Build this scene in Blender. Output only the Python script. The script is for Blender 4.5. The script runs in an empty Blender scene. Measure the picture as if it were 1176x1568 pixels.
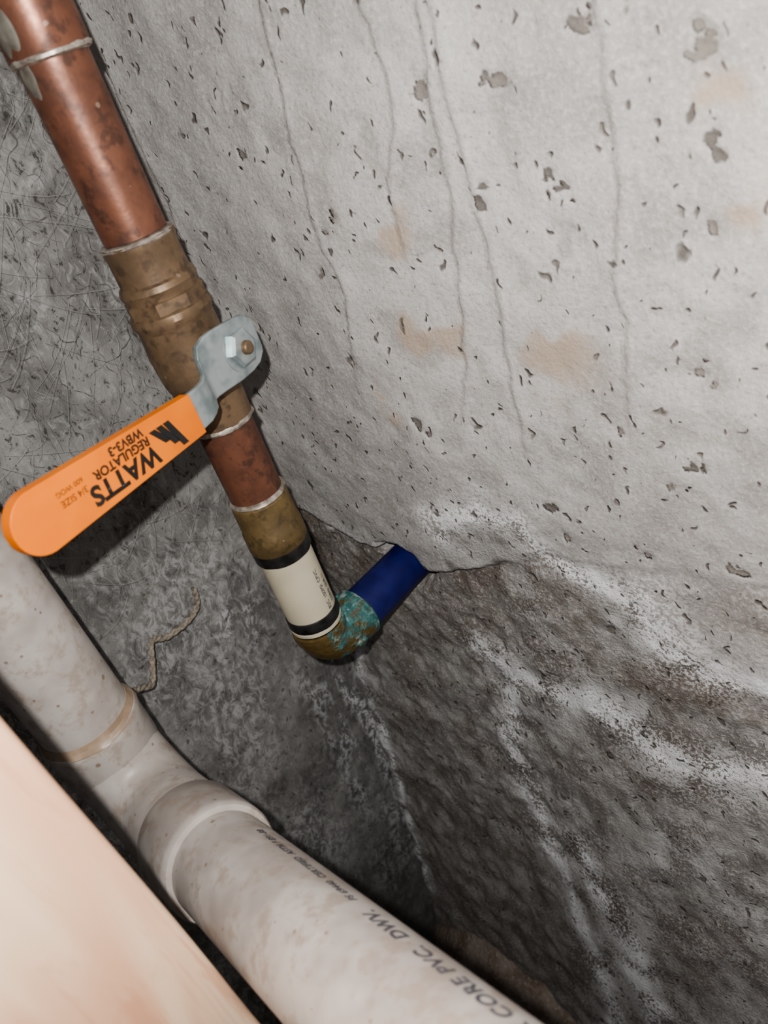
import bpy, bmesh, math, random
import numpy as np
from mathutils import Vector, Matrix

random.seed(7)
rng = np.random.default_rng(7)
scene = bpy.context.scene
COL = bpy.context.collection

# ------------------------------------------------------------------ helpers
def V(*a): return Vector(a)

def link(o, parent=None):
    COL.objects.link(o)
    if parent is not None:
        o.parent = parent
    return o

def empty(name):
    e = bpy.data.objects.new(name, None); e.empty_display_size = .02
    COL.objects.link(e); return e

def sharpen(me, ang=32):
    bm = bmesh.new(); bm.from_mesh(me)
    bmesh.ops.recalc_face_normals(bm, faces=bm.faces)
    for e in bm.edges:
        if len(e.link_faces) == 2:
            e.smooth = e.calc_face_angle(0) < math.radians(ang)
    for f in bm.faces: f.smooth = True
    bm.to_mesh(me); bm.free()

def mesh(name, verts, faces, mat, parent=None, ang=32, smooth=True):
    me = bpy.data.meshes.new(name)
    me.from_pydata([tuple(v) for v in verts], [], faces)
    me.update()
    if smooth: sharpen(me, ang)
    if mat: me.materials.append(mat)
    o = bpy.data.objects.new(name, me)
    return link(o, parent)

def frame(axis):
    a = axis.normalized()
    h = V(0, 0, 1) if abs(a.z) < .9 else V(1, 0, 0)
    u = h.cross(a).normalized(); v = a.cross(u)
    return a, u, v

def lathe(name, origin, axis, prof, mat, parent=None, n=48, wob=0, ang=32, caps=True):
    a, u, v = frame(axis)
    vs, fs = [], []
    for i, (s, r) in enumerate(prof):
        for k in range(n):
            t = 2*math.pi*k/n
            rr = r*(1+wob*(math.sin(3*t+i*1.7)+.6*math.sin(7*t+i*2.9+1)+.5*math.sin(11*t+i)))
            vs.append(origin+a*s+u*(rr*math.cos(t))+v*(rr*math.sin(t)))
    m = len(prof)
    for i in range(m-1):
        for k in range(n):
            k2 = (k+1) % n
            fs.append((i*n+k, i*n+k2, (i+1)*n+k2, (i+1)*n+k))
    if caps:
        fs.append(tuple(range(n))); fs.append(tuple((m-1)*n+k for k in range(n)))
    return mesh(name, vs, fs, mat, parent, ang)

def sweep(name, pts, rad, mat, parent=None, n=40, caps=True, ang=40):
    pts = [Vector(p) for p in pts]
    m = len(pts)
    rads = rad if isinstance(rad, (list, tuple)) else [rad]*m
    tang = []
    for i in range(m):
        a = pts[max(0, i-1)]; b = pts[min(m-1, i+1)]
        tang.append((b-a).normalized())
    _, u, _ = frame(tang[0])
    vs, fs = [], []
    for i in range(m):
        t = tang[i]
        u = (u-t*u.dot(t)).normalized(); w = t.cross(u)
        for k in range(n):
            q = 2*math.pi*k/n
            vs.append(pts[i]+u*(rads[i]*math.cos(q))+w*(rads[i]*math.sin(q)))
    for i in range(m-1):
        for k in range(n):
            k2 = (k+1) % n
            fs.append((i*n+k, i*n+k2, (i+1)*n+k2, (i+1)*n+k))
    if caps:
        fs.append(tuple(range(n))); fs.append(tuple((m-1)*n+k for k in range(n)))
    return mesh(name, vs, fs, mat, parent, ang)

def bend(p0, corner, p1, r, n=12):
    d0 = (p0-corner).normalized(); d1 = (p1-corner).normalized()
    half = d0.angle(d1)/2
    tl = r/math.tan(half)
    a = corner+d0*tl; b = corner+d1*tl
    c = corner+(d0+d1).normalized()*(r/math.sin(half))
    out = [p0]
    va = a-c; vb = b-c
    for i in range(n+1):
        w = va.slerp(vb, i/n)
        out.append(c+w.normalized()*r)
    out.append(p1)
    return out

# numpy noise
TAB = rng.random((8, 256, 256))
def vn(x, y, s=0):
    T = TAB[s % 8]
    xi = np.floor(x).astype(int); yi = np.floor(y).astype(int)
    fx = x-xi; fy = y-yi
    fx = fx*fx*(3-2*fx); fy = fy*fy*(3-2*fy)
    a = T[xi % 256, yi % 256]; b = T[(xi+1) % 256, yi % 256]
    c = T[xi % 256, (yi+1) % 256]; d = T[(xi+1) % 256, (yi+1) % 256]
    return (a*(1-fx)+b*fx)*(1-fy)+(c*(1-fx)+d*fx)*fy
def fbm(x, y, s=0, o=4):
    t = 0; amp = .5; tot = 0
    for i in range(o):
        t = t+amp*vn(x*2**i+17.3*i, y*2**i+5.1*i, s+i); tot += amp; amp *= .5
    return t/tot
def ss(a, b, x):
    t = np.clip((x-a)/(b-a), 0, 1); return t*t*(3-2*t)
def polyd(px, py, pts):
    d = np.full(px.shape, 1e9)
    for (ax, ay), (bx, by) in zip(pts[:-1], pts[1:]):
        dx, dy = bx-ax, by-ay
        t = np.clip(((px-ax)*dx+(py-ay)*dy)/(dx*dx+dy*dy+1e-12), 0, 1)
        d = np.minimum(d, np.hypot(px-ax-t*dx, py-ay-t*dy))
    return d

# ------------------------------------------------------------------ materials
class M:
    def __init__(s, name):
        s.m = bpy.data.materials.new(name); s.m.use_nodes = True
        s.nt = s.m.node_tree; s.b = s.nt.nodes['Principled BSDF']
        s.tc = s.nt.nodes.new('ShaderNodeTexCoord')
        s.obj = s.tc.outputs['Object']; s.dim = '3D'
    def planar(s, ua, va):
        """use two of the object axes as 2D coordinates"""
        q = s.n('ShaderNodeSeparateXYZ'); s.l(s.obj, q.inputs[0])
        c = s.n('ShaderNodeCombineXYZ'); s.l(q.outputs[ua], c.inputs[0]); s.l(q.outputs[va], c.inputs[1])
        s.obj = c.outputs[0]; s.dim = '2D'
    def n(s, t, **k):
        o = s.nt.nodes.new(t)
        for a, b in k.items(): setattr(o, a, b)
        return o
    def l(s, a, b): s.nt.links.new(a, b)
    def noise(s, scale, detail=3, rough=.6, vec=None, dist=0):
        o = s.n('ShaderNodeTexNoise'); o.noise_dimensions = s.dim
        o.inputs['Scale'].default_value = scale
        o.inputs['Detail'].default_value = detail; o.inputs['Roughness'].default_value = rough
        o.inputs['Distortion'].default_value = dist
        s.l(vec or s.obj, o.inputs['Vector']); return o.outputs['Fac']
    def mix(s, f, a, b, mode='MIX'):
        o = s.n('ShaderNodeMix', data_type='RGBA', blend_type=mode)
        for i, x in ((0, f), (6, a), (7, b)):
            if hasattr(x, 'links'): s.l(x, o.inputs[i])
            elif i == 0: o.inputs[0].default_value = x
            else: o.inputs[i].default_value = (*x, 1)
        return o.outputs[2]
    def math(s, op, a, b=0, c=None):
        o = s.n('ShaderNodeMath', operation=op)
        for i, x in enumerate((a, b, c)):
            if x is None: continue
            if hasattr(x, 'links'): s.l(x, o.inputs[i])
            else: o.inputs[i].default_value = x
        return o.outputs[0]
    def mr(s, f, a, b, c=0, d=1):
        o = s.n('ShaderNodeMapRange'); o.interpolation_type = 'SMOOTHSTEP'
        s.l(f, o.inputs[0])
        for i, x in enumerate((a, b, c, d)):
            if hasattr(x, 'links'): s.l(x, o.inputs[i+1])
            else: o.inputs[i+1].default_value = x
        return o.outputs[0]
    def bump(s, h, strength=.5, dist=.001, prev=None):
        o = s.n('ShaderNodeBump'); o.inputs['Strength'].default_value = strength
        o.inputs['Distance'].default_value = dist; s.l(h, o.inputs['Height'])
        if prev is not None: s.l(prev, o.inputs['Normal'])
        return o.outputs['Normal']
    def attr(s, name):
        a = s.n('ShaderNodeAttribute', attribute_name=name); q = s.n('ShaderNodeSeparateColor'); s.l(a.outputs['Color'], q.inputs[0])
        return q.outputs
    def out(s, color=None, rough=None, metal=None, normal=None, spec=None):
        for k, x in (('Base Color', color), ('Roughness', rough), ('Metallic', metal), ('Normal', normal), ('Specular IOR Level', spec)):
            if x is None: continue
            if hasattr(x, 'links'): s.l(x, s.b.inputs[k])
            elif k == 'Base Color': s.b.inputs[k].default_value = (*x, 1)
            else: s.b.inputs[k].default_value = x
        return s.m

def simple(name, c1, c2, scale=60, rough=.5, metal=0, bumpd=.0003, spec=.5):
    k = M(name); f = k.noise(scale, 2, .65)
    col = k.mix(k.mr(f, .35, .65), c1, c2)
    return k.out(col, rough, metal, k.bump(f, .4, bumpd), spec)

def stretch(k, sc, warp=.004, ws=60):
    nz = k.n('ShaderNodeTexNoise'); nz.noise_dimensions = k.dim; nz.inputs['Scale'].default_value = ws; nz.inputs['Detail'].default_value = 1
    k.l(k.obj, nz.inputs['Vector'])
    a = k.n('ShaderNodeVectorMath', operation='MULTIPLY_ADD')
    k.l(nz.outputs['Color'], a.inputs[0]); a.inputs[1].default_value = (warp,)*3
    k.l(k.obj, a.inputs[2])
    m = k.n('ShaderNodeVectorMath', operation='MULTIPLY'); k.l(a.outputs[0], m.inputs[0]); m.inputs[1].default_value = sc
    return m.outputs[0]

def pits(k, scale, rmax, keep, vec, soft=.6):
    v = k.n('ShaderNodeTexVoronoi'); v.voronoi_dimensions = k.dim; v.inputs['Scale'].default_value = scale
    k.l(vec, v.inputs['Vector'])
    sp = k.n('ShaderNodeSeparateColor'); k.l(v.outputs['Color'], sp.inputs[0])
    th = k.mr(sp.outputs[0], keep, 1, 0, rmax)
    lo = k.math('MULTIPLY', th, soft)
    q = k.mr(v.outputs['Distance'], lo, th, 1, 0)
    gate = k.math('GREATER_THAN', th, rmax*.08)
    return k.math('MULTIPLY', q, gate)

def concrete_right():
    k = M('pitted_grey_concrete'); k.planar(1, 2)
    low, eff, tan = k.attr('mA')[:3]; crack, pit, dark_brown = k.attr('mB')[:3]; big, n130, mid = k.attr('mC')[:3]
    fine = k.noise(430, 3, .75)
    up = k.mix(big, (.43, .415, .403), (.535, .52, .505))
    up = k.mix(k.mr(mid, .48, .72, 0, .6), up, (.35, .335, .32))
    up = k.mix(k.mr(fine, .5, .70, 0, .5), up, (.66, .645, .625))
    up = k.mix(k.mr(fine, .42, .28, 0, .55), up, (.28, .26, .245))
    lowc = k.mix(k.mr(mid, .35, .65), (.27, .255, .24), (.43, .42, .405))
    lowc = k.mix(k.mr(fine, .5, .70, 0, .65), lowc, (.58, .57, .56))
    lowc = k.mix(k.math('MULTIPLY', n130, .65), lowc, (.16, .145, .13))
    col = k.mix(low, up, lowc)
    col = k.mix(k.math('MULTIPLY', tan, k.mr(mid, .35, .58, 0, .85)), col, (.46, .365, .29))
    col = k.mix(k.math('MULTIPLY', k.math('MULTIPLY', dark_brown, k.mr(fine, .75, .4)), .85), col, (.165, .122, .092))
    effn = k.mr(k.math('ADD', k.math('MULTIPLY', mid, .35), k.math('MULTIPLY', fine, .65)), .43, .51)
    col = k.mix(k.math('MULTIPLY', eff, effn), col, (.92, .93, .94))
    v1 = stretch(k, (1, .62, 1), .008, 150)
    p1 = pits(k, 72, .19, .68, v1, .25)
    p3 = pits(k, 180, .27, .64, v1, .25)
    pa = k.math('MAXIMUM', p1, p3)
    pa = k.math('MAXIMUM', pa, k.mr(k.math('ADD', pit, k.math('MULTIPLY', fine, .7)), .60, 1.0))
    pcol = k.mix(k.mr(mid, .4, .6), (.11, .098, .085), (.21, .19, .17))
    col = k.mix(k.math('MULTIPLY', pa, .88), col, pcol)
    col = k.mix(k.math('MULTIPLY', crack, .16), col, (.25, .22, .20))
    h = k.math('SUBTRACT', k.math('MULTIPLY', mid, .4), pa)
    h = k.math('ADD', h, k.math('MULTIPLY', fine, k.mr(low, 0, 1, .5, 1.1)))
    return k.out(col, .82, 0, k.bump(h, .75, .0015), .35)

def concrete_left():
    k = M('dusty_dark_concrete'); k.planar(0, 2)
    white, dark, mid = k.attr('mA')[:3]; web = k.attr('mC')[0]
    v = stretch(k, (1.3, .7, 1), .010, 70)
    sc = k.noise(150, 4, .78, v)
    col = k.mix(mid, (.185, .18, .175), (.28, .275, .268))
    col = k.mix(k.mr(sc, .50, .70, 0, .6), col, (.40, .395, .385))
    col = k.mix(k.math('MULTIPLY', k.mr(sc, .43, .32), k.mr(web, 0, 1, .4, .9)), col, (.06, .056, .053))
    w2 = k.n('ShaderNodeTexVoronoi'); w2.voronoi_dimensions = '2D'; w2.feature = 'DISTANCE_TO_EDGE'; w2.inputs['Scale'].default_value = 48
    k.l(stretch(k, (1.3, .55, 1), .022, 50), w2.inputs['Vector'])
    ln = k.mr(w2.outputs['Distance'], .0, .024, 1, 0)
    ln = k.math('MULTIPLY', k.math('MULTIPLY', ln, web), k.mr(sc, .44, .58))
    col = k.mix(k.math('MULTIPLY', ln, .8), col, (.05, .047, .045))
    p = pits(k, 150, .24, .70, v, .4)
    col = k.mix(k.math('MULTIPLY', p, .7), col, (.07, .066, .06))
    col = k.mix(k.math('MULTIPLY', white, k.mr(sc, .46, .57)), col, (.76, .77, .78))
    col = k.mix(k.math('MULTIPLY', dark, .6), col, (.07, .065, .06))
    h = k.math('SUBTRACT', sc, k.math('MULTIPLY', k.math('ADD', p, ln), .3))
    return k.out(col, .9, 0, k.bump(h, .75, .0014), .25)

def mat_copper(name, c1, c2, c3, metal=.6, r0=.36):
    k = M(name)
    f = k.noise(40, 4, .72); g = k.noise(170, 2, .6)
    col = k.mix(k.mr(f, .38, .62), c1, c2)
    col = k.mix(k.mr(g, .50, .68, 0, .8), col, c3)
    sp = pits(k, 160, .20, .5, k.obj)
    col = k.mix(k.math('MULTIPLY', sp, .6), col, (.40, .30, .24))
    return k.out(col, k.mr(f, .3, .7, r0, r0+.2), metal, k.bump(f, .35, .0008), .5)

MAT_R = concrete_right(); MAT_L = concrete_left()
COPPER = mat_copper('oxidised_copper', (.235, .105, .067), (.155, .070, .048), (.095, .052, .040), .45, .33)
BRASS = mat_copper('dull_bronze', (.22, .150, .092), (.15, .102, .064), (.10, .070, .048), .4, .40)
BRASSY = mat_copper('yellow_brass', (.235, .165, .075), (.15, .105, .052), (.09, .068, .036), .4, .42)
SOLDER = simple('solder', (.50, .455, .40), (.25, .215, .185), 190, .42, .4)
ZINC = simple('zinc_plated_steel', (.40, .45, .46), (.23, .28, .29), 90, .30, .5)
ORANGE = simple('orange_vinyl', (.86, .225, .018), (.77, .19, .015), 40, .45, 0, .0003, .35)
BLACK = simple('black_print', (.012, .012, .012), (.02, .02, .02), 40, .6)
BAND = simple('black_seal_band', (.01, .01, .01), (.03, .03, .03), 120, .45)
CREAM = simple('cream_cpvc', (.66, .60, .46), (.58, .52, .40), 30, .4)
BLUE = simple('blue_pipe_jacket', (.006, .008, .10), (.010, .014, .14), 60, .5)
TWINE = simple('old_twine', (.36, .32, .26), (.22, .19, .155), 400, .95)
WEB = simple('cobweb_silk', (.46, .45, .44), (.34, .33, .32), 100, .9)
GREYP = simple('grey_print', (.06, .06, .07), (.12, .12, .13), 400, .6)

def mat_patina():
    k = M('corroded_brass_patina')
    f = k.noise(85, 4, .7); g = k.noise(260, 3, .7)
    sep = k.n('ShaderNodeSeparateXYZ'); k.l(k.tc.outputs['Object'], sep.inputs[0])
    gx = k.mr(sep.outputs[0], -.094, -.062, -.18, .07)
    t = k.math('ADD', f, gx)
    base = k.mix(k.mr(g, .4, .6), (.18, .13, .055), (.23, .16, .06))
    pat = k.mix(k.mr(g, .38, .62), (.03, .115, .115), (.085, .215, .205))
    h = k.noise(120, 3)
    pat = k.mix(k.mr(h, .58, .68, 0, .75), pat, (.40, .44, .41))
    pat = k.mix(k.mr(h, .47, .39, 0, .9), pat, (.13, .09, .05))
    m = k.mr(t, .44, .55)
    col = k.mix(m, base, pat)
    met = k.math('MULTIPLY', k.math('SUBTRACT', 1, m), .5)
    return k.out(col, k.mr(m, 0, 1, .4, .8), met, k.bump(k.math('ADD', f, k.math('MULTIPLY', g, m)), .6, .0012))
PATINA = mat_patina()

def mat_pvc():
    k = M('dirty_white_pvc')
    f = k.noise(26, 3, .7); g = k.noise(90, 3, .7)
    col = k.mix(k.mr(f, .38, .64), (.50, .465, .435), (.38, .34, .315))
    col = k.mix(k.mr(g, .48, .66, 0, .6), col, (.32, .25, .20))
    p = pits(k, 75, .14, .45, k.obj); p2 = pits(k, 170, .18, .30, k.obj)
    col = k.mix(k.math('MULTIPLY', k.math('MAXIMUM', p, p2), .75), col, (.23, .145, .10))
    return k.out(col, .42, 0, k.bump(g, .12, .0005), .45)
PVC = mat_pvc()
CEMENT = simple('pvc_primer_smear', (.42, .32, .235), (.32, .235, .17), 90, .35)

def mat_wood():
    k = M('raw_pine')
    w = k.n('ShaderNodeMapping'); k.l(k.tc.outputs['Object'], w.inputs[0]); w.inputs['Scale'].default_value = (1, 1, .12)
    f = k.noise(110, 3, .6, w.outputs[0], .8); g = k.noise(36, 2, .5, w.outputs[0], 1.2)
    col = k.mix(k.mr(g, .38, .62), (.84, .62, .44), (.74, .44, .29))
    col = k.mix(k.mr(f, .48, .66, 0, .6), col, (.60, .31, .20))
    return k.out(col, .65, 0, k.bump(f, .3, .0006), .3)
WOOD = mat_wood()

def mat_floor():
    k = M('dirt_floor')
    f = k.noise(30, 4, .7); g = k.noise(250, 3, .7)
    col = k.mix(k.mr(f, .35, .65), (.18, .13, .10), (.32, .27, .23))
    col = k.mix(k.mr(g, .55, .7, 0, .6), col, (.46, .42, .39))
    return k.out(col, .95, 0, k.bump(g, .8, .003), .2)
DIRT = mat_floor()

# ------------------------------------------------------------------ room shell
def axis_pts(dense0, dense1, step, far, fstep, near=None):
    a = list(np.linspace(dense0, dense1, int(round((dense1-dense0)/step))+1))
    x = dense0
    pre = []
    while x > far:
        x -= fstep; pre.append(x)
    out = pre[::-1]+a
    if near is not None:
        x = dense1
        while x < near:
            x += fstep; out.append(x)
    return np.array(out)
def segs(*s):
    out = []
    for i in range(len(s)-1):
        a, st = s[i]; b = s[i+1][0] if isinstance(s[i+1], tuple) else s[i+1]
        n = max(1, int(round((b-a)/st)))
        out += list(np.linspace(a, b, n+1)[:-1])
    out.append(s[-1]); return np.array(out)

def grid_mesh(name, U1, V1, P, mat, attrs):
    nu, nv = len(U1), len(V1)
    verts = P.reshape(-1, 3)
    idx = np.arange(nu*nv).reshape(nu, nv)
    f = np.stack([idx[:-1, :-1], idx[1:, :-1], idx[1:, 1:], idx[:-1, 1:]], -1).reshape(-1, 4)
    me = bpy.data.meshes.new(name)
    me.vertices.add(len(verts)); me.vertices.foreach_set('co', verts.astype(np.float32).ravel())
    me.loops.add(f.size); me.loops.foreach_set('vertex_index', f.ravel().astype(np.int32))
    me.polygons.add(len(f)); me.polygons.foreach_set('loop_start', np.arange(0, f.size, 4, dtype=np.int32))
    me.update(calc_edges=True)
    me.polygons.foreach_set('use_smooth', np.ones(len(f), dtype=bool))
    for an, (r, g, b) in attrs.items():
        at = me.color_attributes.new(an, 'FLOAT_COLOR', 'POINT')
        c = np.clip(np.stack([r, g, b, np.ones_like(r)], -1).reshape(-1, 4), 0, 1)
        at.data.foreach_set('color', c.astype(np.float32).ravel())
    me.materials.append(mat); me.update()
    o = bpy.data.objects.new(name, me); return link(o)

def mm(l): return [(a/1000, b/1000) for a, b in l]
cracks = [mm(l) for l in (
 [(-148, 1000), (-148, 884), (-145, 856), (-140, 822), (-138, 792), (-142, 759), (-128, 715)],
 [(-198, 960), (-198, 869), (-200, 849), (-199, 828), (-188, 811), (-186, 781)],
 [(-228, 980), (-224, 868), (-220, 837), (-217, 801), (-212, 774), (-205, 731), (-190, 690)],
 [(-291, 820), (-289, 795), (-283, 767), (-285, 741), (-282, 705)],
 [(-229, 760), (-227, 738), (-226, 705), (-226, 676)],
 [(-24, 1000), (-22, 900), (-24, 820), (-20, 740), (-14, 660)])]
hcrack_shadow = mm([(-205, 606), (-221, 612), (-248, 615), (-283, 623), (-308, 625), (-334, 628), (-440, 632)])  # horizontal ledge crack, its mild shadow line painted into the colour
tans = mm([(-252, 733), (-201, 750), (-182, 795), (-322, 816), (-332, 792), (-237, 754), (-179, 743), (-150, 700)])
tanr = [.022, .012, .011, .011, .011, .014, .010, .010]
e1 = mm([(-420, 550), (-333, 562), (-310, 560), (-282, 575), (-268, 604), (-228, 611), (-213, 633), (-188, 636), (-168, 630), (-150, 612)])
E = [(e1, .0070, 2.0),
     (mm([(-150, 505), (-170, 491), (-201, 494), (-230, 503), (-253, 492), (-284, 481), (-332, 493), (-420, 485)]), .011, 1.8),
     (mm([(-165, 490), (-169, 464), (-155, 406), (-173, 353), (-192, 271), (-208, 185), (-224, 56)]), .014, 1.05),
     (mm([(-200, 350), (-240, 260), (-262, 150)]), .024, .85),
     (mm([(-28, 588), (-60, 576), (-86, 578)]), .006, 1.0),
     (mm([(-20, 500), (-8, 440), (-6, 344), (-5, 220), (-5, 120)]), .006, 1.0)]
ledge = mm([(30, 600), (-22, 597), (-57, 585), (-93, 582), (-120, 577), (-153, 580), (-187, 598), (-221, 613), (-248, 616), (-283, 624), (-308, 626), (-334, 629), (-600, 635), (-1300, 635)])[::-1]
lx = np.array([p[0] for p in ledge]); lz = np.array([p[1] for p in ledge])
bigp = mm([(-282, 848), (-216, 840), (-248, 837), (-265, 799), (-321, 809), (-277, 698), (-308, 687), (-325, 633), (-233, 800), (-102, 832), (-150, 798), (-320, 782), (-320, 835), (-165, 691), (-297, 675), (-241, 460), (-235, 647), (-312, 728), (-240, 632), (-281, 631), (-252, 838), (-268, 801), (-324, 805)])
rings = mm([(-266, 780), (-300, 757), (-97, 856)])

Y1 = axis_pts(-.46, 0.0, .0016, -1.3, .03, .03)
Z1 = segs((0.0, .006), (.30, .0025), (.52, .0016), (.96, .02), 1.4)
Yg, Zg = np.meshgrid(Y1, Z1, indexing='ij')
wy = Yg+.006*(fbm(Yg*60, Zg*60, 1)-.5); wz = Zg+.006*(fbm(Yg*60+9, Zg*60, 2)-.5)
zL = np.interp(Yg, lx, lz)+.008*(fbm(Yg*70, Yg*0+3, 3)-.5)
below = 1-ss(-.003, .003, Zg-zL)
belowS = 1-ss(-.020, .012, Zg-zL)
right = ss(-.15, -.22, Yg)
depthB = np.clip(zL-Zg, 0, 1)
near = 1-right
off = -.005*(1-below)*near
off += below*near*.004
off -= .0012*right*(1-below)
off -= .10*np.clip(depthB-.10, 0, 1)
off += .004*(fbm(Yg*14, Zg*14, 0, 4)-.5)+.0026*(fbm(Yg*70, Zg*70, 2, 3)-.5)
off += belowS*(.006*(fbm(Yg*45, Zg*45, 4, 4)-.5)+.0026*(fbm(Yg*170, Zg*170, 5, 2)-.5))*(.45+.55*near)
cr = np.zeros_like(Yg)
for ci, c in enumerate(cracks):
    d = polyd(wy, wz, c)
    brk = ss(.40, .62, fbm(Yg*40, Zg*40, ci))
    cr = np.maximum(cr, np.exp(-(d/.0010)**2)*(.15+.85*brk))
    side = wy-np.interp(wz, [p[1] for p in c][::-1], [p[0] for p in c][::-1])
    zr = ss(min(p[1] for p in c)-.02, min(p[1] for p in c)+.03, wz)
    off -= .0020*zr*np.exp(-np.abs(side)/.010)*ss(.0008, -.0008, side)
cr = np.maximum(cr, .9*np.exp(-(polyd(wy, wz, hcrack_shadow)/.0011)**2)*ss(.3, .55, fbm(Yg*50, Zg*50, 2)))
off += .0005*cr
pit = np.zeros_like(Yg)
for i, (a, b) in enumerate(bigp):
    r = .0013+.0014*random.random(); e = .7+random.random()*1.1
    d = np.hypot((wy-a)*1.0, (wz-b)/e)*(1+1.8*(fbm(Yg*260, Zg*260, i, 2)-.5))
    pit = np.maximum(pit, 1-ss(r*.5, r*1.5, d))
    for j in range(random.randint(0, 2)):
        aa = a+random.uniform(-.007, .007); bb = b+random.uniform(-.007, .007)
        d = np.hypot(wy-aa, wz-bb)*(1+1.6*(fbm(Yg*260, Zg*260, i+1, 2)-.5)); pit = np.maximum(pit, 1-ss(r*.3, r*1.0, d))
off += .0014*pit
for a, b in rings:
    d = np.hypot(wy-a, wz-b); off += .0007*np.exp(-((d-.0055)/.0012)**2); pit = np.maximum(pit, .30*np.exp(-((d-.005)/.0012)**2))
dh = np.hypot(Yg+.1066, (Zg-.570))*(1+.5*(fbm(Yg*90, Zg*90, 3)-.5))
hole = 1-ss(.015, .024, dh)
off += .016*hole
eff = np.zeros_like(Yg)
gr = .30+1.4*fbm(Yg*55, Zg*55, 1, 4)
for c, w, st in E:
    d = polyd(wy+.020*(fbm(Yg*35, Zg*35, 5)-.5), wz+.020*(fbm(Yg*35+4, Zg*35, 6)-.5), c)
    eff = np.maximum(eff, st*gr*(np.exp(-(d/(w*.5))**2)+.32*np.exp(-(d/(w*1.7))**2)))
stain_top = np.interp(Yg, [p[0] for p in e1], [p[1] for p in e1])
edge = np.where(Yg > -.15, zL, stain_top)
low = 1-ss(-.004, .004+.010*right, Zg-edge+.004*(fbm(Yg*120, Zg*120, 2)-.5))
low = np.clip(low*(.70+.55*fbm(Yg*22, Zg*22, 7)), 0, 1)
ring = ss(.024, .016, np.hypot(Yg+.185, (Zg-.610)/.9))
low = np.maximum(low, .7*ring)
haz = belowS*right*.25*ss(.35, .7, fbm(Yg*25, Zg*25, 3))
eff = np.clip(eff+haz, 0, 1)
tanm = np.zeros_like(Yg)
for (a, b), r in zip(tans, tanr):
    d = np.hypot(wy-a, (wz-b)/1.5)+.020*(fbm(Yg*50, Zg*50, 2)-.5)
    tanm = np.maximum(tanm, 1-ss(r*.3, r*1.1, d))
dark_brown = np.maximum(hole*.9, .60*ss(.26, .50, depthB)*(.4+fbm(Yg*12, Zg*12, 1)))  # pipe hole shade painted in as dark colour; wall base also darker brown
dark_brown = np.maximum(dark_brown, below*.90*ss(.13, .02, depthB)*ss(-.24, -.18, Yg)*(.25+.9*fbm(Yg*60, Zg*60, 3)))
dark_brown = np.maximum(dark_brown, .45*below*ss(.48, .66, fbm(Yg*18, Zg*18, 6)))  # uneven darker brown below the ledge
dark_brown = np.maximum(dark_brown, .60*belowS*ss(.020, .006, np.abs(Zg-(.535+(-.22-Yg)*.15)-.012*(fbm(Yg*30, Zg*30, 2)-.5)))*ss(-.20, -.24, Yg))
n130 = ss(.5, .68, fbm(Yg*110, Zg*110, 3, 4))
bigm = ss(.35, .65, fbm(Yg*10, Zg*10, 5, 4))
midm = fbm(Yg*60, Zg*60, 4, 4)
Pr = np.stack([off, Yg, Zg], -1)
grid_mesh('wall_right', Y1, Z1, Pr, MAT_R, {'mA': (low, eff, tanm), 'mB': (cr, pit, dark_brown), 'mC': (bigm, n130, midm)})

X1 = axis_pts(-.30, .0, .0022, -1.1, .03, .03); Z2 = segs((0.0, .005), (.5, .0025), (.97, .02), 1.4)
Xg, Zh = np.meshgrid(X1, Z2, indexing='ij')
yo = .006*(fbm(Xg*14, Zh*10, 1)-.5)+.004*(fbm(Xg*60, Zh*40, 3, 4)-.5)+.0016*(fbm(Xg*200, Zh*150, 5, 2)-.5)
wh = .8*np.exp(-(np.hypot(Xg+.078, (Zh-.545)/1.3)/.020)**2)*ss(.35, .6, fbm(Xg*90, Zh*60, 5))
wh = np.maximum(wh, 1.1*ss(-.085, -.02, Xg)*ss(.56, .44, Zh)*ss(.12, .26, Zh)*ss(.40, .68, fbm(Xg*70, Zh*16, 2)))
for xs in (-.014, -.021):
    wh = np.maximum(wh, 1.4*np.exp(-((Xg-xs+.006*(fbm(Xg*8, Zh*30, 1)-.5))/.0016)**2)*ss(.53, .50, Zh)*ss(.15, .3, Zh)*ss(.35, .5, fbm(Xg*50, Zh*50, 6)))
wh = np.maximum(wh, .25*ss(.46, .70, fbm(Xg*18, Zh*10, 4)))
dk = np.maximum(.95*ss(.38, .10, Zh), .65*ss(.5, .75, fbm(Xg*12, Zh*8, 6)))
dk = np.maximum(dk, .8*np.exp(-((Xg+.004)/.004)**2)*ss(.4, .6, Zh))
web = .25+.75*ss(.60, .72, Zh+.06*(fbm(Xg*20, Zh*20, 3)-.5))
Pl = np.stack([Xg, yo, Zh], -1)
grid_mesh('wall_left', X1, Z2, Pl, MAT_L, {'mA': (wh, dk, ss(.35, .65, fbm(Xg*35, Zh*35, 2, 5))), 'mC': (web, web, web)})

X3 = axis_pts(-.3, .03, .006, -1.1, .04); Y3 = axis_pts(-.4, .03, .006, -1.3, .04)
Xf, Yf = np.meshgrid(X3, Y3, indexing='ij')
zf = .02*(fbm(Xf*9, Yf*9, 2)-.5)+.008*(fbm(Xf*50, Yf*50, 4)-.5)
zf += .10*np.exp(-((Xf/.09)**2))*np.exp(-(((Yf+.08)/.12)**2))
Pf = np.stack([Xf, Yf, zf], -1)
grid_mesh('floor', X3, Y3, Pf, DIRT, {'mA': (zf*0, zf*0, zf*0)})

# ------------------------------------------------------------------ copper line
CX, CY = -.0766, -.1066
ZS = .882
def ax(s): return V(CX, CY, ZS-s/1000)
DN = V(0, 0, -1)
def L(pr): return [(s/1000, r/1000) for s, r in pr]

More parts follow.
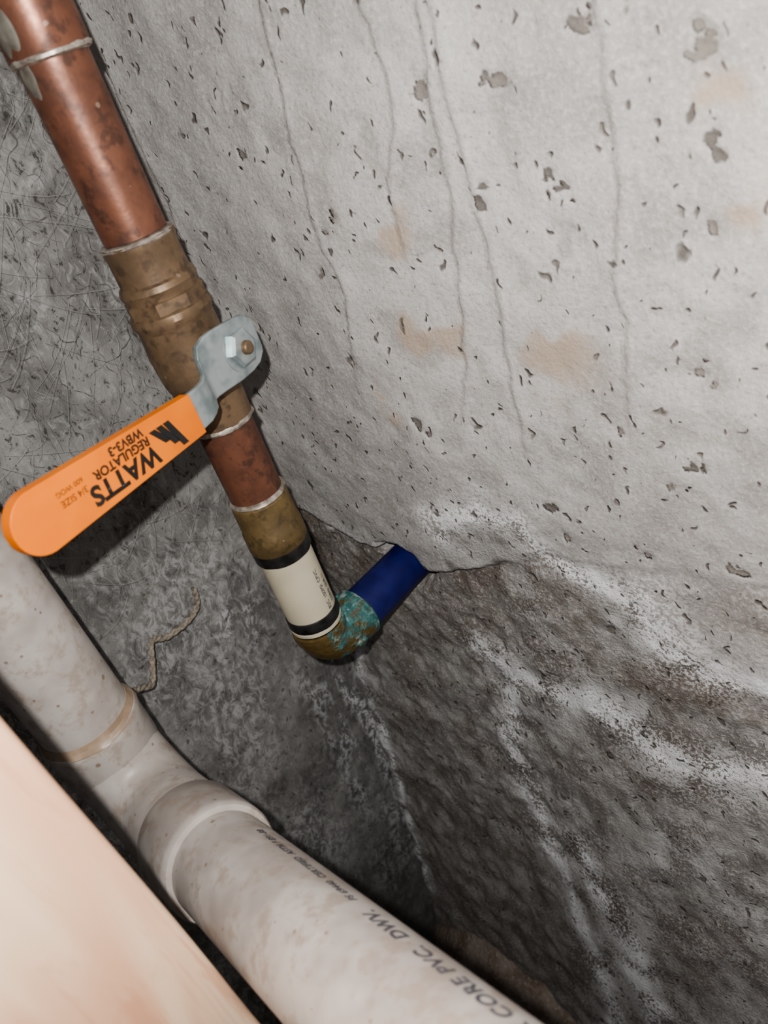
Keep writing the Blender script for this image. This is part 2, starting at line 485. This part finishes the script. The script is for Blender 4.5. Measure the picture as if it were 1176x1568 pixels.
pipe = empty('copper_water_pipe')
lathe('upper_tube', ax(-300), DN, L([(0, 14.3), (360.5, 14.3)]), COPPER, pipe)
lathe('lower_tube', ax(155.8), DN, L([(0, 14.3), (44, 14.3)]), COPPER, pipe)
lathe('coupling', ax(-58), DN, L([(0, 15.6), (1.5, 16.2), (20, 16.2), (24, 15.6), (28, 16.2), (48.5, 16.2), (50, 15.7)]), COPPER, pipe)
lathe('solder_ring_top', ax(-9.5), DN, L([(-1, 15.8), (0, 16.6), (1.2, 16.2), (2.0, 14.6)]), SOLDER, pipe, wob=.018)
lathe('solder_ring_adapter', ax(197), DN, L([(0, 14.5), (.8, 15.6), (2.0, 16.1), (2.8, 15.2)]), SOLDER, pipe, wob=.016)
def blob(name, centre, axes, mat, parent, seed=0):
    bm = bmesh.new(); bmesh.ops.create_icosphere(bm, subdivisions=4, radius=1)
    rr = random.Random(seed); ph = [rr.random()*6 for _ in range(6)]
    for v in bm.verts:
        c = v.co; k = 1+.12*math.sin(3*c.x+ph[0])+.1*math.sin(5*c.y+ph[1])+.1*math.sin(4*c.z+ph[2])
        v.co = centre+axes[0]*(c.x*k)+axes[1]*(c.y*k)+axes[2]*(c.z*k)
    me = bpy.data.meshes.new(name); bm.to_mesh(me); bm.free(); sharpen(me, 80); me.materials.append(mat)
    return link(bpy.data.objects.new(name, me), parent)
FLUX = simple('grey_flux_residue', (.165, .155, .13), (.10, .09, .075), 120, .7)
d = V(-.985, -.17, 0).normalized(); dt = V(.17, -.985, 0)
blob('flux_run', ax(-3)+d*.0136, [d*.0012, dt*.0035, V(0, 0, 1)*.007], FLUX, pipe, 2)
blob('flux_patch', ax(-20)+d*.0152, [d*.0018, dt*.005, V(0, 0, 1)*.010], FLUX, pipe, 3)

# ------------------------------------------------------------------ ball valve
H = V(-.971, -.240, 0).normalized(); S = V(.240, -.971, 0).normalized(); UP = V(0, 0, 1)
valve = empty('ball_valve')
lathe('solder_ring_inlet', ax(60.2), DN, L([(.6, 14.5), (.9, 16.3), (2.2, 17.2), (3.2, 16.2)]), SOLDER, valve, wob=.016)
lathe('solder_ring_outlet', ax(153.2), DN, L([(-1, 15.8), (.5, 16.3), (1.6, 15.8), (2.5, 14.5)]), SOLDER, valve, wob=.016)
lathe('body', ax(61), DN, L([(0, 15.6), (.8, 16.8), (4, 16.6), (6, 16.0), (18, 16.2), (19, 17.4), (21.5, 18.2), (24, 17.2), (26, 17.0), (31, 17.2), (32.2, 18.8),
     (35, 19.4), (37.5, 18.6), (39, 18.0), (52, 18.6), (60, 18.4), (66, 18.0), (69, 17.2), (71, 16.0), (75, 15.9), (90, 15.8), (93.5, 15.6), (94.6, 15.0)]), BRASS, valve, n=64, wob=.006, ang=28)
lathe('hex_collar', ax(86), DN, L([(0, 17.0), (1.0, 18.8), (6.4, 18.8), (7.4, 17.0)]), BRASS, valve, n=8, ang=20)
PZ = ax(116.5)
lathe('bonnet', PZ, S, L([(10, 12), (16, 11.5), (19, 10.5), (21, 9.5), (25, 9)]), BRASS, valve, n=40)
lathe('packing_nut', PZ, S, L([(21, 7.6), (21.6, 8.4), (27, 8.4), (28, 7.6)]), BRASS, valve, n=6, ang=20)
lathe('stem', PZ, S, L([(20, 3.2), (34.6, 3.2), (36.0, 3.0), (36.6, 2.4)]), BRASS, valve, n=24)
lathe('lever_nut', PZ, S, L([(30.8, 8.2), (31.1, 8.9), (32.9, 8.9), (34.0, 7.4), (34.2, 4)]), ZINC, valve, n=6, ang=20)
lathe('washer', PZ, S, L([(30.4, 11.0), (31.2, 10.8)]), ZINC, valve, n=32)

def strap(name, st, th, mat, parent, bev):
    vs, fs = [], []
    for a, lo, hi, b in st:
        for c, bb in ((lo, b-th/2), (hi, b-th/2), (hi, b+th/2), (lo, b+th/2)):
            vs.append(PZ+H*(a/1000)+UP*(c/1000)+S*(bb/1000))
    n = len(st)
    for i in range(n-1):
        for k in range(4):
            k2 = (k+1) % 4
            fs.append((i*4+k, i*4+k2, (i+1)*4+k2, (i+1)*4+k))
    fs.append((0, 1, 2, 3)); fs.append(tuple((n-1)*4+k for k in range(4)))
    o = mesh(name, vs, fs, mat, parent, 40)
    bv = o.modifiers.new('bevel', 'BEVEL'); bv.width = bev/1000; bv.segments = 3; bv.limit_method = 'ANGLE'; bv.angle_limit = math.radians(50)
    return o
strap('lever_plate', [(-14.5, -5, 5, 29.6), (-13, -9, 9, 29.6), (-9, -12, 12, 29.6), (-3, -13, 13, 29.6), (6, -13, 14, 29.6), (12, -12.5, 14.5, 29.2), (17, -12.3, 14, 28.4), (22, -12.3, 12, 27.6),
      (24.5, -12.5, 8, 28.0), (26, -13, 4, 29.4), (28, -14, 2, 31.2), (32, -15, .8, 32.8), (36, -16, .6, 33.2), (43, -16.2, .8, 33.2), (48, -16, 1, 33.2)], 2.6, ZINC, valve, .7)
blob('plate_boss', PZ+S*.0272, [H*.010, UP*.011, S*.0036], ZINC, valve, 5)
grip = []
for i in range(21):
    t = i/20; a = 43.5+t*82
    grip.append((a, -16.8+t*5.0, 1.3+t*10.6, 33.4))
c0 = (grip[-1][1]+grip[-1][2])/2; r0 = (grip[-1][2]-grip[-1][1])/2; a0 = grip[-1][0]
for i in range(1, 12):
    q = math.radians(90*i/12); grip.append((a0+r0*math.sin(q), c0-r0*math.cos(q), c0+r0*math.cos(q), 33.4))
strap('lever_grip', grip, 5.2, ORANGE, valve, 1.6)

def text_mesh(name, body, size, xform, mat, parent, bold=0, spacing=1.0):
    cu = bpy.data.curves.new(name, 'FONT'); cu.body = body; cu.size = size
    cu.offset = bold; cu.space_character = spacing
    cu.resolution_u = 4
    tmp = bpy.data.objects.new(name+'_tmp', cu); COL.objects.link(tmp)
    bpy.context.view_layer.update()
    dg = bpy.context.evaluated_depsgraph_get()
    me = bpy.data.meshes.new_from_object(tmp.evaluated_get(dg))
    bpy.data.objects.remove(tmp)
    bm = bmesh.new(); bm.from_mesh(me)
    bmesh.ops.triangulate(bm, faces=bm.faces)
    for it in range(3):
        long = [e for e in bm.edges if e.calc_length() > size*.35]
        if not long: break
        bmesh.ops.subdivide_edges(bm, edges=long, cuts=1)
        bmesh.ops.triangulate(bm, faces=bm.faces)
    for v in bm.verts: v.co = xform(v.co.x, v.co.y)
    bm.to_mesh(me); bm.free()
    me.materials.clear(); me.materials.append(mat); me.name = name
    return link(bpy.data.objects.new(name, me), parent)

ldir = (H*89+UP*8.5).normalized(); lup = -(UP-ldir*UP.dot(ldir)).normalized()
def grip_x(a, c):
    o = PZ+H*(a/1000)+UP*(c/1000)+S*(.0334+.0026+.00012)
    return lambda x, y: o+ldir*x+lup*y
text_mesh('lettering_maker', 'WATTS', .0104, grip_x(70, -5.6), BLACK, valve, bold=.0004)
text_mesh('lettering_regulator', 'REGULATOR', .0050, grip_x(71.5, -.8), BLACK, valve, bold=.00018)
text_mesh('lettering_model', 'WBV3-3', .0050, grip_x(72.5, 3.7), BLACK, valve, bold=.00018)
text_mesh('lettering_size', '3/4 SIZE', .0036, grip_x(104.5, 0), BLACK, valve)
text_mesh('lettering_rating', '600 WOG', .0028, grip_x(104.5, 3.6), BLACK, valve)
vs, fs = [], []
f = grip_x(59.0, -2.4)
for i in range(3):
    x0 = i*.0040
    q = [(x0, -.001), (x0+.0034, -.001), (x0+.0034-.0060, .0115-i*.0026), (x0-.0060, .0115-i*.0026)]
    b = len(vs); vs += [f(x, y) for x, y in q]; fs.append((b, b+1, b+2, b+3))
mesh('lettering_logo', vs, fs, BLACK, valve, smooth=False)

# ------------------------------------------------------------------ transition coupling
tr = empty('transition_coupling')
lathe('brass_adapter', ax(200), DN, L([(0, 14.6), (1, 15.6), (4, 15.8), (18, 16.0), (19, 16.6), (30, 16.8), (32, 15.6), (34, 14)]), BRASSY, tr)
lathe('seal_band_top', ax(230.5), DN, L([(0, 15.4), (.6, 16.6), (7.4, 16.4), (8, 15.2)]), BAND, tr, wob=.010)
lathe('cpvc_sleeve', ax(236), DN, L([(0, 15.2), (52, 15.2)]), CREAM, tr)
lathe('seal_band_bottom', ax(281.5), DN, L([(0, 15.2), (.5, 15.9), (7, 16.1), (8, 15.4)]), BAND, tr, wob=.012)
lathe('cpvc_lip', ax(289.3), DN, L([(0, 15.0), (.4, 15.9), (2.4, 15.9), (3.2, 15.0)]), CREAM, tr, wob=.004)
def wrap(axis0, read, n0, rad, along0, ang0):
    up = n0.cross(read).normalized()
    def f(x, y):
        t = ang0+y/rad
        return axis0+read*(along0+x)+n0*(rad*math.cos(t))+up*(rad*math.sin(t))
    return f
n0 = V(.35, -.94, 0).normalized()
text_mesh('print_line', '82C  100PSI  CPVC', .0036, wrap(ax(248), V(0, 0, 1), n0, .01535, -.032, .02), GREYP, tr, bold=.00005)
text_mesh('print_line_second', 'D2846  SDR 11', .0032, wrap(ax(248), V(0, 0, 1), n0, .01535, -.030, -.28), GREYP, tr, bold=.00005)

# ------------------------------------------------------------------ elbow + blue pipe
el = empty('corroded_pipe_elbow')
zc = ZS-.312
p = bend(ax(293.2), V(CX, CY, zc), V(CX+.030, CY, zc), .0145)
sweep('elbow_body', p, .0155, PATINA, el, n=48)
lathe('inlet_cup', ax(293.2), DN, L([(0, 15), (.8, 16.4), (5, 16.6), (9, 15.6)]), PATINA, el, wob=.008)
lathe('outlet_cup', V(CX+.020, CY, zc), V(1, 0, 0), L([(0, 15.4), (2, 16.4), (10, 16.7), (11.5, 15)]), PATINA, el, wob=.016)
for i in range(5):
    t = random.random()*6; q = V(0, math.cos(t), math.sin(t))
    blob('corrosion_lump_%d' % i, V(CX+.010+.016*random.random(), CY, zc)+q*.0156, [V(.005, 0, 0), q*.0016, V(1, 0, 0).cross(q)*.005], PATINA, el, i+10)
bp = empty('blue_pipe')
lathe('jacket', V(CX+.0312, CY, zc), V(1, 0, 0), L([(0, 13.6), (.5, 14.3), (62, 14.3)]), BLUE, bp)

# ------------------------------------------------------------------ PVC drain
dr = empty('pvc_drain_pipe')
VX, VY = -.2035, -.073
J = V(VX+.001, VY+.004, .556)
T = V(-.058, -.935, .292).normalized()
lathe('vertical_pipe', V(VX, VY, 1.4), DN, [(0, .0234), (.79, .0234)], PVC, dr, n=64)
lathe('upper_hub', V(VX, VY, .621), DN, L([(0, 23.8), (.8, 25.8), (3.5, 26.6), (7, 25.9), (28, 25.8), (30, 24.8)]), PVC, dr, n=64, wob=.002)
lathe('primer_smear', V(VX, VY, .625), DN, L([(0, 23.7), (3, 24.2), (5, 25.8), (6, 26.2)]), CEMENT, dr, n=64, wob=.008)
p = bend(V(VX, VY, .594), J, J+T*.096, .034)
sweep('elbow_body', p, .0244, PVC, dr, n=64)
lathe('elbow_hub', J+T*.078, T, L([(0, 24.4), (.8, 26.0), (2.0, 26.6), (34, 26.6), (37, 26.4), (38.6, 25.4), (39, 23.2)]), PVC, dr, n=64)
lathe('sloped_pipe', J+T*.105, T, [(0, .0230), (.62, .0230)], PVC, dr, n=64)
cam = V(-.25, -.427, .875)
mid = J+T*.2
nr = (cam-mid); nr = (nr-T*nr.dot(T)).normalized()
rd = -T
def pw(along, ang): return wrap(J, rd, nr, .0231, -along, ang)
text_mesh('print_size', 'CELLULAR CORE PVC.  DWV.', .0076, pw(.334, -1.02), GREYP, dr, bold=.0003, spacing=1.1)
text_mesh('print_standard', 'PS 69440  CERTIFIED  ASTM F 891-88', .0043, pw(.218, -1.0), GREYP, dr, bold=.0002, spacing=1.08)

# ------------------------------------------------------------------ wooden stud
def stud():
    x0, x1, y0, y1 = -.330, -.2405, -.241, -.203
    r = .0025
    prof = []
    for cx, cy, a in ((x1-r, y1-r, 0), (x0+r, y1-r, 90), (x0+r, y0+r, 180), (x1-r, y0+r, 270)):
        for k in range(5):
            q = math.radians(a+90*k/4); prof.append((cx+r*math.cos(q), cy+r*math.sin(q)))
    n = len(prof); zs = np.linspace(.002, 1.3, 80)
    vs, fs = [], []
    for z in zs:
        wx = .0006*math.sin(z*9)+.0004*math.sin(z*31)
        for (x, y) in prof: vs.append((x+wx, y+.0005*math.sin(z*23), z))
    for i in range(len(zs)-1):
        for k in range(n):
            k2 = (k+1) % n; fs.append((i*n+k, i*n+k2, (i+1)*n+k2, (i+1)*n+k))
    fs.append(tuple(range(n))); fs.append(tuple((len(zs)-1)*n+k for k in range(n)))
    return mesh('wooden_stud', vs, fs, WOOD, None, 60)
stud()

# ------------------------------------------------------------------ twine and cobwebs
def curve(name, splines, bev, mat, res=2):
    cu = bpy.data.curves.new(name, 'CURVE'); cu.dimensions = '3D'; cu.bevel_depth = bev; cu.bevel_resolution = res
    for pts in splines:
        sp = cu.splines.new('POLY'); sp.points.add(len(pts)-1)
        for q, c in zip(sp.points, pts): q.co = (*c, 1)
    cu.materials.append(mat)
    o = bpy.data.objects.new(name, cu); return link(o)
def catm(P, n=10):
    P = [Vector(p) for p in P]; out = []
    for i in range(len(P)-1):
        a = P[max(0, i-1)]; b = P[i]; c = P[i+1]; e = P[min(len(P)-1, i+2)]
        for k in range(n):
            t = k/n
            out.append(.5*((2*b)+(c-a)*t+(2*a-5*b+4*c-e)*t*t+(3*b-a-3*c+e)*t**3))
    out.append(P[-1]); return out
tw = catm([(-.176, -.045, .590), (-.166, -.032, .584), (-.155, -.022, .572), (-.146, -.016, .580), (-.138, -.012, .590), (-.128, -.011, .584), (-.112, -.010, .582), (-.100, -.009, .586), (-.096, -.009, .598)])
str1 = [p+V(.0010*math.cos(i*.9), .0006*math.sin(i*.9), .0010*math.sin(i*.9)) for i, p in enumerate(tw)]
str2 = [p-V(.0010*math.cos(i*.9), .0006*math.sin(i*.9), .0010*math.sin(i*.9)) for i, p in enumerate(tw)]
curve('twine', [str1, str2], .0013, TWINE)
webs = []
for i in range(300):
    x = random.uniform(-.20, -.01); z = random.uniform(.62, .93); a = random.gauss(1.4, .7); l = random.uniform(.012, .06)
    pts = []
    sag = random.uniform(-.004, .002); y = -random.uniform(.003, .012)
    for k in range(7):
        t = k/6-.5
        pts.append((x+math.cos(a)*l*t+random.uniform(-1, 1)*.0004, y-.003*math.sin(k*.5), z+math.sin(a)*l*t+sag*(.25-t*t)*4))
    webs.append(pts)
curve('cobweb', webs, .00008, WEB, 0)

# ------------------------------------------------------------------ camera
Rm = Matrix(((.629, .581, -.517), (-.722, .190, -.665), (-.2883, .7913, .5391)))
r2 = Vector(Rm[2]).normalized(); r0_ = Vector(Rm[0]); r0_ = (r0_-r2*r0_.dot(r2)).normalized(); r1_ = r2.cross(r0_)
Rm = Matrix((r0_, r1_, r2))
cd = bpy.data.cameras.new('camera'); cd.sensor_fit = 'HORIZONTAL'; cd.sensor_width = 36; cd.lens = 36.12
cd.clip_start = .01; cd.clip_end = 20
cd.dof.use_dof = True; cd.dof.focus_distance = .42; cd.dof.aperture_fstop = 16
co = bpy.data.objects.new('camera', cd); COL.objects.link(co)
co.matrix_world = Matrix.Translation(cam) @ Rm.to_4x4()
scene.camera = co

# ------------------------------------------------------------------ light: phone flash + weak ambient
ld = bpy.data.lights.new('phone_flash', 'POINT'); ld.energy = 7.5; ld.shadow_soft_size = .003; ld.color = (1, .975, .94)
lo = bpy.data.objects.new('phone_flash', ld); COL.objects.link(lo)
lo.location = cam+Rm @ V(-.012, .022, .040)
w = bpy.data.worlds.new('basement_ambient'); scene.world = w; w.use_nodes = True
w.node_tree.nodes['Background'].inputs[0].default_value = (.80, .88, 1, 1)
w.node_tree.nodes['Background'].inputs[1].default_value = .09
try:
    scene.view_settings.look = 'AgX - Medium High Contrast'
except Exception as e:
    print(e)
